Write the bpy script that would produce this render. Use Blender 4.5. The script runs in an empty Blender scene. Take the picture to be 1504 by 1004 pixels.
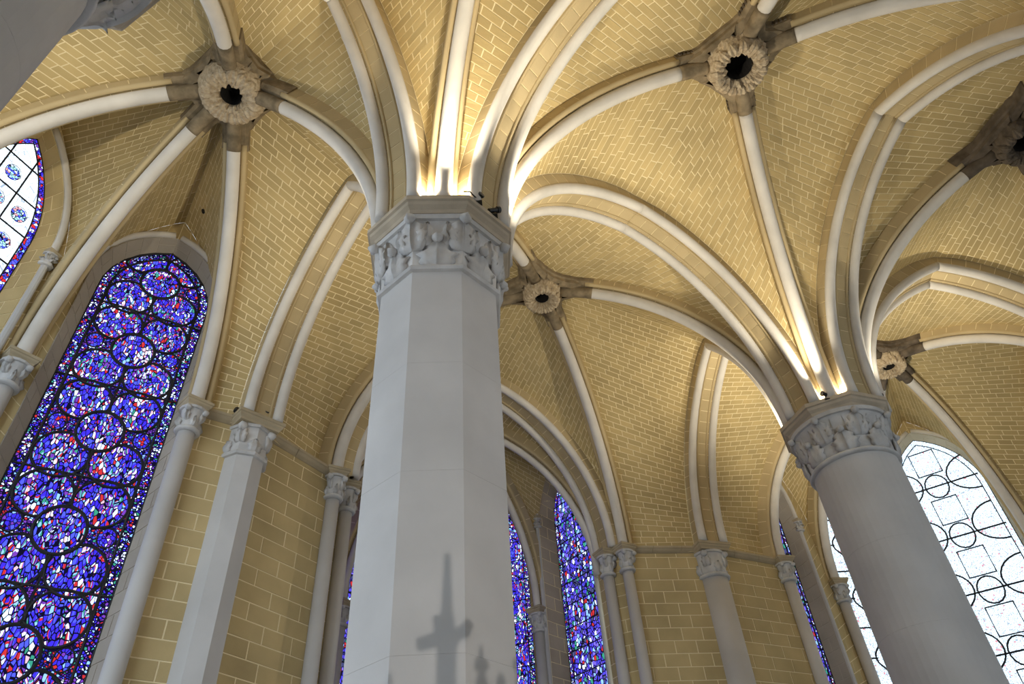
import bpy, math, random
import numpy as np
from mathutils import Matrix
random.seed(7); np.random.seed(7)
SC = bpy.context.scene
COL = SC.collection
# ------------------------------------------------------------------ camera, sky, exposure
EYE = 1.6
RW = np.array([[0.9973057465, -0.0733569901, 0.0], [0.0495778122, 0.6740221613, 0.7370455661], [-0.0540674433, -0.7350597785, 0.6758430538]])
FPX = 1050.0
cd = bpy.data.cameras.new('camera'); cam = bpy.data.objects.new('camera', cd); COL.objects.link(cam)
cd.sensor_width = 36.0; cd.lens = FPX * 36.0 / 1504.0; cd.clip_start = .05; cd.clip_end = 300
M = Matrix.Identity(4)
for i in range(3):
    M[i][0] = RW[i, 0]; M[i][1] = -RW[i, 1]; M[i][2] = -RW[i, 2]
M[2][3] = EYE
cam.matrix_world = M
SC.camera = cam
SC.view_settings.view_transform = 'Standard'; SC.view_settings.look = 'None'
SC.view_settings.exposure = 0.0; SC.view_settings.gamma = 1.0; SC.view_settings.use_curve_mapping = False
SKY = 2.5
wd = bpy.data.worlds.new('sky'); SC.world = wd; wd.use_nodes = True
wd.node_tree.nodes['Background'].inputs[0].default_value = (.74, .87, 1.0, 1)
wd.node_tree.nodes['Background'].inputs[1].default_value = SKY
WARM = (1.0, .84, .58); SOFT = (1.0, .90, .70)
# uplights on the capitals: x, y, height above the eye, aim (x, y, height), watts, colour, cone, radius
LAMPS = [
    (-.765, 4.11, 5.765, -.74, 3.95, 9, 60, WARM, 174, .03), (-.39, 4.20, 5.765, -.37, 4.05, 9, 70, WARM, 174, .03), (-.06, 4.66, 5.765, .1, 4.6, 9, 48, WARM, 174, .03),
    (4.38, 7.85, 5.765, 4.35, 7.6, 9, 60, WARM, 174, .03), (4.17, 7.92, 5.765, 4.1, 7.7, 9, 48, WARM, 174, .03),
    (.20, 4.60, 5.93, 1.9, 4.5, 9.0, 270, SOFT, 122, .05), (4.06, 7.70, 5.93, 3.2, 5.9, 9.0, 200, SOFT, 118, .05),
    (-.50, 3.93, 5.93, -.2, 2.5, 8.9, 255, SOFT, 112, .05), (5.15, 7.95, 5.95, 6.4, 6.9, 8.7, 90, SOFT, 120, .05),
    (-.15, 5.50, 5.95, .4, 7.6, 8.8, 115, SOFT, 140, .05), (3.85, 9.00, 5.95, 2.0, 9.0, 8.8, 180, SOFT, 140, .05),
    (-1.42, 4.95, 5.95, -3.0, 5.0, 8.8, 150, SOFT, 140, .05), 
    (-3.90, 1.95, 5.95, -6.0, 4.3, 8.5, 170, SOFT, 78, .05), (5.10, 9.10, 5.95, 6.4, 10.4, 8.8, 400, SOFT, 140, .05),
    # choir lamp low behind the camera: throws the cresting's shadow on the octagonal column
    (1.50, -1.35, -.40, -.62, 4.3, 2.6, 380, (1.0, .94, .86), 44, .004),
]
from mathutils import Vector
for x, y, h, ax, ay, ah, p, c, sz, r in LAMPS:
    ld = bpy.data.lights.new('uplight', 'SPOT'); ld.energy = p; ld.color = c; ld.shadow_soft_size = r; ld.spot_size = math.radians(sz); ld.spot_blend = .9
    lo = bpy.data.objects.new('uplight', ld); lo.location = (x, y, EYE + h); COL.objects.link(lo)
    lo.rotation_euler = (Vector((ax, ay, EYE + ah)) - Vector(lo.location)).to_track_quat('-Z', 'Y').to_euler()

# ------------------------------------------------------------------ materials
def nodes(name):
    m = bpy.data.materials.new(name); m.use_nodes = True
    nt = m.node_tree; b = nt.nodes['Principled BSDF']
    return m, nt, b
def stone(name, base, var=.12, scale=3.0, rough=.9, bump=.15, bscale=60, tint=0.0, base2=None):
    """limestone: mottled colour, fine grain; 'tint' is a per-block attribute"""
    m, nt, b = nodes(name); L = nt.links
    tc = nt.nodes.new('ShaderNodeNewGeometry')
    no = nt.nodes.new('ShaderNodeTexNoise'); no.inputs['Scale'].default_value = scale; no.inputs['Detail'].default_value = 6
    L.new(tc.outputs['Position'], no.inputs['Vector'])
    rp = nt.nodes.new('ShaderNodeValToRGB')
    c = np.array(base); c2 = np.array(base2) if base2 else c * (1 - var * 1.6)
    rp.color_ramp.elements[0].position = .32; rp.color_ramp.elements[0].color = (*c2, 1)
    rp.color_ramp.elements[1].position = .68; rp.color_ramp.elements[1].color = (*np.minimum(c * (1 + var * .5), 1), 1)
    L.new(no.outputs['Fac'], rp.inputs[0]); out = rp.outputs[0]
    if tint:
        at = nt.nodes.new('ShaderNodeAttribute'); at.attribute_name = 'tint'
        hs = nt.nodes.new('ShaderNodeHueSaturation')
        ma = nt.nodes.new('ShaderNodeMath'); ma.operation = 'MULTIPLY_ADD'; ma.inputs[1].default_value = tint; ma.inputs[2].default_value = 1 - tint / 2
        L.new(at.outputs['Fac'], ma.inputs[0]); L.new(ma.outputs[0], hs.inputs['Value']); L.new(out, hs.inputs['Color']); out = hs.outputs[0]
    L.new(out, b.inputs['Base Color']); b.inputs['Roughness'].default_value = rough
    b.inputs['Specular IOR Level'].default_value = .2
    n2 = nt.nodes.new('ShaderNodeTexNoise'); n2.inputs['Scale'].default_value = bscale; n2.inputs['Detail'].default_value = 4
    L.new(tc.outputs['Position'], n2.inputs['Vector'])
    bp = nt.nodes.new('ShaderNodeBump'); bp.inputs['Strength'].default_value = bump; bp.inputs['Distance'].default_value = .01
    L.new(n2.outputs['Fac'], bp.inputs['Height']); L.new(bp.outputs[0], b.inputs['Normal'])
    return m
def plain(name, col, rough=.6, metal=0):
    m, nt, b = nodes(name); b.inputs['Base Color'].default_value = (*col, 1); b.inputs['Roughness'].default_value = rough; b.inputs['Metallic'].default_value = metal
    return m
OCHRE = (.58, .445, .215)
M_BRICK = stone('ochre_vault_stone', OCHRE, .10, 1.2, tint=.20)
M_JOINT = stone('pale_joint', (.90, .78, .50), .05, 2)
M_BLOCK = stone('ochre_block', (.60, .465, .235), .12, 1.5, tint=.16)
M_VOUS = stone('arch_block', (.57, .45, .255), .10, 1.5, tint=.14)
M_ROLL = stone('white_roll', (.76, .72, .66), .08, 2.5, bump=.1)
M_SHAFT = stone('grey_shaft', (.60, .585, .57), .07, 1.5, bump=.06)
M_CAP = stone('capital_stone', (.64, .63, .62), .12, 5, bump=.2)
M_ABAC = stone('abacus_stone', (.58, .49, .37), .12, 4)
M_STRING = stone('string_stone', (.52, .43, .29), .12, 3)
M_OLD = stone('old_dark_stone', (.30, .235, .15), .3, 7, bump=.4, bscale=30)
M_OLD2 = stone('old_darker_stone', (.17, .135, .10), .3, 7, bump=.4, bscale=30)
M_KEY = stone('keystone_ring', (.55, .46, .33), .25, 22, bump=.6, bscale=40, base2=(.38, .29, .19))
M_DARK = plain('void_shade_black', (.012, .01, .009), .9)  # near-black colour stands in for shade inside openings
M_IRON = plain('black_iron', (.012, .012, .016), .7)
M_LAMP = plain('black_lamp', (.01, .01, .01), .4)
M_FLOOR = stone('floor_stone', (.42, .40, .37), .15, 1)
M_PURL = stone('chapel_stone', (.50, .42, .33), .12, 1.5, tint=.16)
M_REV = stone('grey_reveal', (.46, .41, .35), .10, 1.5, tint=.06)
M_REV2 = stone('grey_reveal_joint', (.50, .45, .38), .06, 1.5)
M_REVP = stone('pale_reveal', (.66, .65, .58), .08, 1.5, tint=.05)
def glass(name, cells, lead=.10, scale=24, sz=.62, dots=False, fig=0):
    """coloured transparent glass, little pieces held in lead (voronoi cells)"""
    m = bpy.data.materials.new(name); m.use_nodes = True; nt = m.node_tree; L = nt.links
    for n in list(nt.nodes): nt.nodes.remove(n)
    out = nt.nodes.new('ShaderNodeOutputMaterial'); tr = nt.nodes.new('ShaderNodeBsdfTransparent'); L.new(tr.outputs[0], out.inputs[0])
    tc = nt.nodes.new('ShaderNodeTexCoord'); mp = nt.nodes.new('ShaderNodeMapping'); mp.inputs['Scale'].default_value = (1, 1, sz)
    L.new(tc.outputs['Object'], mp.inputs[0])
    vo = nt.nodes.new('ShaderNodeTexVoronoi'); vo.inputs['Scale'].default_value = scale; L.new(mp.outputs[0], vo.inputs['Vector'])
    sp = nt.nodes.new('ShaderNodeSeparateColor'); L.new(vo.outputs['Color'], sp.inputs[0])
    rp = nt.nodes.new('ShaderNodeValToRGB'); rp.color_ramp.interpolation = 'CONSTANT'
    tot = sum(w for w, _ in cells); acc = 0
    els = rp.color_ramp.elements
    els[0].position = 0; els[0].color = (*cells[0][1], 1); els[1].position = cells[0][0] / tot; els[1].color = (*cells[1][1], 1)
    acc = cells[0][0] + cells[1][0]
    for w, c in cells[2:]:
        e = els.new(acc / tot); e.color = (*c, 1); acc += w
    if fig:                                    # figures stand in clusters on a blue field
        nz = nt.nodes.new('ShaderNodeTexNoise'); nz.inputs['Scale'].default_value = fig; nz.inputs['Detail'].default_value = 1.5
        L.new(mp.outputs[0], nz.inputs['Vector'])
        m1 = nt.nodes.new('ShaderNodeMath'); m1.operation = 'MULTIPLY_ADD'; m1.inputs[1].default_value = .55; L.new(sp.outputs[0], m1.inputs[0])
        m2 = nt.nodes.new('ShaderNodeMapRange'); m2.inputs[1].default_value = .30; m2.inputs[2].default_value = .58; m2.inputs[3].default_value = 0; m2.inputs[4].default_value = .45
        L.new(nz.outputs['Fac'], m2.inputs[0]); L.new(m2.outputs[0], m1.inputs[2]); L.new(m1.outputs[0], rp.inputs[0])
    else: L.new(sp.outputs[0], rp.inputs[0])
    v2 = nt.nodes.new('ShaderNodeTexVoronoi'); v2.feature = 'DISTANCE_TO_EDGE'; v2.inputs['Scale'].default_value = scale; L.new(mp.outputs[0], v2.inputs['Vector'])
    gt = nt.nodes.new('ShaderNodeMath'); gt.operation = 'GREATER_THAN'; gt.inputs[1].default_value = lead; L.new(v2.outputs['Distance'], gt.inputs[0])
    mx = nt.nodes.new('ShaderNodeMix'); mx.data_type = 'RGBA'; L.new(gt.outputs[0], mx.inputs[0]); mx.inputs[6].default_value = (.004, .003, .012, 1)
    if dots: mx.inputs[6].default_value = (.28, .30, .33, 1)
    L.new(rp.outputs[0], mx.inputs[7]); L.new(mx.outputs[2], tr.inputs[0])
    return m
BL = (.035, .018, .42); BL2 = (.06, .07, .55); LB = (.22, .38, .70); WH = (.72, .74, .85); RD = (.42, .02, .02); GR = (.03, .20, .12); PK = (.55, .32, .34); PU = (.13, .03, .26); YE = (.50, .40, .14)
G_FIG = glass('glass_figures', [(12, PU), (32, BL), (14, BL2), (8, BL), (6, RD), (5, LB), (5, GR), (8, PU), (8, WH), (4, PK), (4, RD), (6, BL2), (6, WH)], .09, 29, .45, fig=7)
G_BLUE = glass('glass_blue_ground', [(50, BL), (14, BL2), (6, LB), (7, WH), (8, RD), (15, PU)], .10, 32, .7)
G_MOS = glass('glass_mosaic', [(30, PU), (26, (.012, .01, .16)), (12, RD), (8, LB), (8, BL2), (5, WH), (6, GR)], .15, 40, 1)
G_BORD = glass('glass_border', [(24, BL), (12, LB), (22, WH), (6, RD), (8, GR), (20, PU)], .16, 34, 1)
G_VIO = glass('glass_violet', [(34, (.06, .04, .42)), (20, (.16, .10, .55)), (12, LB), (8, WH), (5, RD), (6, GR), (12, (.05, .05, .12))], .10, 20, .6)
G_CLEAR = glass('glass_grisaille', [(60, (.93, .97, .97)), (20, (.80, .92, .92)), (12, (.88, .88, .84)), (2, (.6, .2, .2))], .10, 34, 1, True)
G_WHITE = glass('glass_white', [(80, (.95, .97, .95)), (12, (.85, .86, .83)), (2, (.55, .12, .08))], .03, 9, 1, True)
G_REDB = glass('glass_red_blue', [(30, (.55, .02, .02)), (24, BL2), (20, (.10, .08, .5)), (14, (.5, .5, .75)), (4, WH)], .08, 22, 1)
G_ROUND = glass('glass_roundel', [(30, BL2), (26, (.35, .5, .8)), (12, (.3, .55, .42)), (16, (.6, .25, .25)), (16, WH)], .09, 30, 1)
# ------------------------------------------------------------------ mesh helpers
def mk(name, V, F, mat, parent=None, smooth=False, tint=None, local=False, loc=None):
    V = np.asarray(V, float)
    if not local and parent is not None: V = V - np.array(rootloc(parent))
    if loc is not None: V = V - np.array(loc)
    me = bpy.data.meshes.new(name); me.from_pydata(V.tolist(), [], [tuple(f) for f in F])
    if smooth: me.polygons.foreach_set('use_smooth', [True] * len(me.polygons))
    if tint is not None:
        a = me.attributes.new('tint', 'FLOAT', 'FACE')
        a.data.foreach_set('value', [tint] * len(me.polygons) if np.isscalar(tint) else list(tint))
    me.materials.append(mat)
    o = bpy.data.objects.new(name, me); COL.objects.link(o)
    if parent is not None: o.parent = parent
    if loc is not None: o.location = loc
    return o
def rootloc(p):
    l = np.zeros(3)
    while p is not None:
        l += np.array(p.location); p = p.parent
    return l
def empty(name, loc, label, cat=None, kind=None, group=None, rz=0):
    o = bpy.data.objects.new(name, None); COL.objects.link(o); o.location = loc; o.rotation_euler = (0, 0, rz)
    o.empty_display_size = .2
    tag(o, label, cat, kind, group); return o
def tag(o, label=None, cat=None, kind=None, group=None):
    for k, v in (('label', label), ('category', cat), ('kind', kind), ('group', group)):
        if v: o[k] = v
    return o
class MB:
    """collects pieces into one mesh"""
    def __init__(s): s.V = []; s.F = []; s.T = []; s.n = 0
    def add(s, V, F, t=.5):
        s.V.append(np.asarray(V, float)); s.F += [tuple(i + s.n for i in f) for f in F]; s.T += [t] * len(F); s.n += len(V)
    def build(s, name, mat, parent=None, smooth=False, local=False, loc=None):
        if not s.V: return None
        return mk(name, np.concatenate(s.V), s.F, mat, parent, smooth, s.T, local, loc)
def loft(rings, cap=True, closed=True):
    """rings: list of (k,3) arrays -> verts, faces"""
    k = len(rings[0]); V = np.concatenate(rings); F = []
    for r in range(len(rings) - 1):
        for j in range(k if closed else k - 1):
            a = r * k + j; b = r * k + (j + 1) % k
            F.append((a, b, b + k, a + k))
    if cap and closed:
        F.append(tuple(range(k))[::-1]); F.append(tuple((len(rings) - 1) * k + j for j in range(k)))
    return V, F
def ngon(c, r, n, z, a0=0.):
    t = a0 + np.arange(n) * 2 * math.pi / n
    return np.c_[c[0] + r * np.cos(t), c[1] + r * np.sin(t), np.full(n, z)]
def stack(c, prof, n, a0=0.):
    return loft([ngon(c, r, n, z, a0) for z, r in prof])
def box(cx, cy, cz, sx, sy, sz, rz=0.):
    V = np.array([[x, y, z] for z in (-1, 1) for x, y in ((-1, -1), (1, -1), (1, 1), (-1, 1))], float) * np.array([sx, sy, sz]) / 2
    c, s = math.cos(rz), math.sin(rz); V = V @ np.array([[c, s, 0], [-s, c, 0], [0, 0, 1]]) + np.array([cx, cy, cz])
    return V, [(3, 2, 1, 0), (4, 5, 6, 7), (0, 1, 5, 4), (1, 2, 6, 5), (2, 3, 7, 6), (3, 0, 4, 7)]
def tube(P, r, k=6, closed=False):
    P = np.asarray(P, float); n = len(P); R = []
    for i in range(n):
        a = P[(i - 1) % n] if closed or i else P[i]; b = P[(i + 1) % n] if closed or i < n - 1 else P[i]
        t = (b - a) / (np.linalg.norm(b - a) + 1e-9)
        u = np.cross(t, [0, 0, 1.]) if abs(t[2]) < .9 else np.cross(t, [0, 1., 0]); u /= np.linalg.norm(u); v = np.cross(t, u)
        th = np.arange(k) * 2 * math.pi / k
        R.append(P[i] + r * (np.cos(th)[:, None] * u + np.sin(th)[:, None] * v))
    if closed:
        R.append(R[0]); return loft(R, cap=False)
    return loft(R)
def project(w):
    c = (np.asarray(w, float) - np.array([0, 0, EYE])) @ RW
    return np.c_[c[..., 0] / c[..., 2] * FPX + 752, c[..., 1] / c[..., 2] * FPX + 502], c[..., 2]
# ------------------------------------------------------------------ plan (metres, from the camera; heights above the eye)
CC = np.array([8.59, -4.32])
def pol(a, r): return np.array([CC[0] + r * math.cos(math.radians(a)), CC[1] + r * math.sin(math.radians(a))])
A2 = lambda *p: np.array(p, float)
P0, P1, P2, P3 = A2(-2.626, 1.685), A2(-.664, 4.788), A2(4.454, 8.44), A2(9.771, 8.425)
Q0, Q1, Q2, Q3 = pol(151.5, 7.2), A2(3.905, 1.138), A2(6.674, 2.68), pol(84.7, 7.3)
R1, R2 = A2(-3.348, 7.367), A2(3.242, 11.876); R0, R3 = pol(153.6, 16.8), pol(83.4, 17.0)
K1, K2, K3, K4, K5 = A2(-3.356, 4.445), A2(.555, 8.323), A2(7.325, 11.003), A2(3.111, 4.455), A2(7.308, 5.807); K6 = pol(143.8, 10.3)
T1, T2 = A2(-2.66, 8.72), A2(1.682, 11.723); U1, U2 = A2(-2.56, 9.08), A2(1.36, 11.87)
S1, S0, SM = A2(-4.029, 6.964), A2(-5.648, 5.896), A2(-6.335, 4.135)
Z1, Z0, ZP, ZM = A2(4.68, 12.695), A2(6.024, 13.868), A2(7.70, 13.96), A2(9.487, 12.864)
Z0H = 5.715                       # springing height above the eye
RR, RA, RWL, HO = .632, .669, .088, .204
ZT1, Z01, ZQ1, Z12, ZQ2, ZT2, Z23 = 8.695, 8.725, 8.368, 8.351, 8.884, 8.785, 8.538
KH = {1: 8.849, 2: 8.723, 3: 8.855, 4: 8.63, 5: 8.51, 6: 8.6}
def half(A, E, z0, z1, r0=0., off=0., n=36, stilt=0.):
    """half an arch from a springer near A to a crown over E: points (world), with frame axes"""
    A = np.array(A); E = np.array(E); d = E - A; L = np.linalg.norm(d); d = d / L; A = A + d * r0; L -= r0
    nrm = np.array([-d[1], d[0]]); h = z1 - z0 - stilt; t = np.linspace(0, 1, n + 1)
    if h >= L:
        Rc = (L * L + h * h) / (2 * L); th = t * math.atan2(h, Rc - L); x = Rc - Rc * np.cos(th); z = Rc * np.sin(th); tx, tz = np.sin(th), np.cos(th)
    else:
        th = t * math.pi / 2; x = L * (1 - np.cos(th)); z = h * np.sin(th); tx, tz = L * np.sin(th), h * np.cos(th)
        q = np.hypot(tx, tz); tx, tz = tx / q, tz / q
    z = z + stilt
    if stilt: x, z, tx, tz = np.r_[0, x], np.r_[0, z], np.r_[0, tx], np.r_[1, tz]
    P = np.c_[A[0] + d[0] * x + nrm[0] * off, A[1] + d[1] * x + nrm[1] * off, EYE + z0 + z]
    N = np.tile(np.r_[nrm, 0], (len(x), 1)); B = np.c_[d[0] * tz, d[1] * tz, -tx]       # B points to the hollow of the arch
    return P, N, B
def at(fr, n, b): return fr[0] + fr[1] * n + fr[2] * b
def arclen(P): return np.r_[0, np.cumsum(np.linalg.norm(np.diff(P, axis=0), axis=1))]
def resample(P, s):
    l = arclen(P); s = np.asarray(s) * l[-1]
    return np.c_[[np.interp(s, l, P[:, k]) for k in range(3)]].T
def cutframe(fr, a, b, n=None):
    """the stretch of a frame between arc lengths a and b"""
    l = arclen(fr[0]); s = np.linspace(a, min(b, l[-1]), n or max(3, int((b - a) / .09)))
    out = [np.c_[[np.interp(s, l, f[:, k]) for k in range(3)]].T for f in fr]
    out[2] = out[2] / np.linalg.norm(out[2], axis=1)[:, None]
    return tuple(out)
def sweep(fr, sec):
    """sec: closed section as (n, b) pairs"""
    return loft([np.array([fr[0][i] + fr[1][i] * n + fr[2][i] * b for n, b in sec]) for i in range(len(fr[0]))])
def circ(n0, b0, r, k=10): return [(n0 + r * math.cos(t), b0 + r * math.sin(t)) for t in np.arange(k) * 2 * math.pi / k]
def voussoirs(fr, n0, n1, b0, b1, parent, mat, pitch=.22, joint=.012, name='voussoir', a=0., b=None, core=True):
    l = arclen(fr[0])[-1]; b = l if b is None else b
    m = max(1, round((b - a) / pitch)); st = (b - a) / m
    if core:
        V, F = sweep(cutframe(fr, a, b), [(n0 + .004, b0), (n1 - .004, b0), (n1 - .004, b1 - .004), (n0 + .004, b1 - .004)]); mk('joint_bed', V, F, M_JOINT, parent)
    for i in range(m):
        f = cutframe(fr, a + i * st + joint / 2, a + (i + 1) * st - joint / 2, 2)
        V, F = sweep(f, [(n0, b0), (n1, b0), (n1, b1), (n0, b1)]); mk(name, V, F, mat, parent, tint=random.random())
# ------------------------------------------------------------------ coursed stone on a ruled surface between two curves
class Bricks:
    def __init__(s): s.q = []; s.mb = MB(); s.bed = MB()
    def surface(s, a, b, inside, course=.105, length=.26, joint=.013, camber=.0, proud=.0035, rows=None):
        a = np.asarray(a, float); b = np.asarray(b, float)
        K = rows or max(2, round((arclen(a)[-1] + arclen(b)[-1]) / 2 / course)); g = np.linspace(0, 1, K + 1)
        A = resample(a, g); B = resample(b, g)
        mid = (A[K // 2] + B[K // 2]) / 2
        nn = np.cross(B[min(K, K // 2 + 1)] - A[K // 2], A[min(K, K // 2 + 1)] - B[K // 2])
        sgn = 1. if nn @ (np.asarray(inside) - mid) > 0 else -1.
        def pt(k, t):
            p = A[k] * (1 - t) + B[k] * t
            return p
        w = np.linalg.norm(B - A, axis=1)
        up = np.cross(B - A, np.gradient(A, axis=0) + np.gradient(B, axis=0)); up /= (np.linalg.norm(up, axis=1)[:, None] + 1e-9)
        up *= np.where((up @ (np.asarray(inside) - mid)) > 0, 1., -1.)[:, None]
        def cp(k, t): return pt(k, t) - up[k] * camber * w[k] * 4 * t * (1 - t)
        NT = 8; V = [cp(k, t) for k in range(K + 1) for t in np.linspace(0, 1, NT + 1)]
        s.bed.add(V, [(k * (NT + 1) + j, k * (NT + 1) + j + 1, (k + 1) * (NT + 1) + j + 1, (k + 1) * (NT + 1) + j) for k in range(K) for j in range(NT)])
        for k in range(K):
            ww = max((w[k] + w[k + 1]) / 2, .02); m = max(1, round(ww / length)); ed = [0.]
            off = (.5 if k % 2 else 0.) + random.uniform(-.12, .12)
            ed += [t for t in ((j + off) / m + random.uniform(-.1, .1) / m for j in range(0, m + 1)) if .12 / m < t < 1 - .12 / m] + [1.]
            for t0, t1 in zip(ed[:-1], ed[1:]):
                jt = joint / 2 / ww; js = joint / 2 / max(np.linalg.norm(pt(k + 1, t0) - pt(k, t0)), .03)
                u0, u1 = t0 + jt, t1 - jt
                if u1 - u0 < .02 / ww: continue
                c = [cp(k, u0), cp(k, u1), cp(k + 1, u1), cp(k + 1, u0)]
                dv0 = (c[3] - c[0]) * min(js, .3); dv1 = (c[2] - c[1]) * min(js, .3)
                c = [c[0] + dv0, c[1] + dv1, c[2] - dv1, c[3] - dv0]
                n = np.cross(c[2] - c[0], c[3] - c[1]); ln = np.linalg.norm(n)
                if ln < 1e-5: continue
                n = n / ln
                if n @ up[k] < 0: n = -n
                ctr = sum(c) / 4; h = proud * random.uniform(.75, 1.3)
                front = [ctr + (p - ctr) * .985 + n * h for p in c]; back = [p - n * .004 for p in c]
                s.q.append((np.array(front + back), random.random()))
    def build(s, parent, mat, limit=300, name='brick', rest='brickwork', bed=None):
        F = [(0, 1, 2, 3), (0, 4, 5, 1), (1, 5, 6, 2), (2, 6, 7, 3), (3, 7, 4, 0)]
        s.bed.build('joint_bed', bed or M_JOINT, parent)
        if not s.q: return
        ar = []
        for V, t in s.q:
            p, z = project(V[:4]); a = 0.
            if (z > .3).all() and (p[:, 0].max() > -5) and (p[:, 0].min() < 1509) and (p[:, 1].max() > -5) and (p[:, 1].min() < 1009):
                x, y = p[:, 0], p[:, 1]; a = abs(.5 * ((x[0] - x[2]) * (y[1] - y[3]) - (x[1] - x[3]) * (y[0] - y[2])))
            ar.append(a)
        order = np.argsort(-np.array(ar)); mb = MB()
        for i, j in enumerate(order):
            V, t = s.q[j]
            if i < limit and ar[j] > 25: mk(name, V, F, mat, parent, tint=t)
            else: mb.add(V, F, t)
        o = mb.build(rest, mat, parent)
        if o: o['kind'] = 'stuff'
# ------------------------------------------------------------------ arches and ribs
ROLLR = .072
def arch(A, B, apex, ra, rb, label, group=None, depth=.24, name='arch', ho=HO, springs=(True, True), z0=Z0H, pitch=.21):
    mid = (A + B) / 2
    t = empty(name, (*mid, EYE + apex), label, 'arch', group='moulded arches')
    frs = []
    for P, r in ((A, ra), (B, rb)):
        fr = half(P, mid, z0, apex, r); frs.append(fr)
        voussoirs(fr, -ho - .045, ho + .045, -depth, -.012, t, M_VOUS, pitch)
        for sgn in (1, -1):
            V, F = sweep(crown(fr, mid), circ(sgn * ho, 0., ROLLR)); mk('roll_moulding', V, F, M_ROLL, t, smooth=True)
            V, F = sweep(fr, circ(sgn * (ho - .11), -.012, .022, 6)); mk('fillet', V, F, M_VOUS, t, smooth=True, tint=.3)
    sec = [(-ho - .045, -depth), (ho + .045, -depth), (ho + .045, -.012), (-ho - .045, -.012)]
    ea, eb = ([np.array([f[0][-1] + f[1][-1] * n * q + f[2][-1] * b for n, b in sec]) for f, q in zip(frs, (1, -1))])
    mk('crown_voussoir', *loft([ea, eb]), M_VOUS, t, tint=.5)
    return frs
def crown(fr, mid):
    """mitre at the crown: the last section lies in the plane of symmetry"""
    P, N, B = (f.copy() for f in fr); tz = P[-1] - P[-2]; d = np.array([B[0][0], B[0][1], 0.]); d /= np.linalg.norm(d)
    B[-1] = np.array([0, 0, -1.]) / max(.5, -B[-1][2]); return P, N, B
def rib(A, K, kh, r0, label, stub=.72, group=None, rr=.088, fillet=True, name='vault_rib', z0=Z0H):
    fr = half(A, K, z0, kh, r0); L = arclen(fr[0])[-1]
    t = empty(name, (*A, EYE + z0), label, 'rib', group='vault ribs')
    main = cutframe(fr, 0, L - stub)
    V, F = sweep(main, circ(0, .0, rr, 12)); mk('roll_moulding', V, F, M_ROLL, t, smooth=True)
    if fillet:
        for sgn in (1, -1):
            V, F = sweep(main, circ(sgn * .115, -.085, .04, 8)); mk('fillet', V, F, M_VOUS, t, smooth=True, tint=.8)
    voussoirs(fr, -.15, .15, -.27, -.075, t, M_VOUS, .24, b=L - stub)
    return fr
def lift(fr, n=0., b=-.22, m=None): return at(fr, n, b)[:m]
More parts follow.
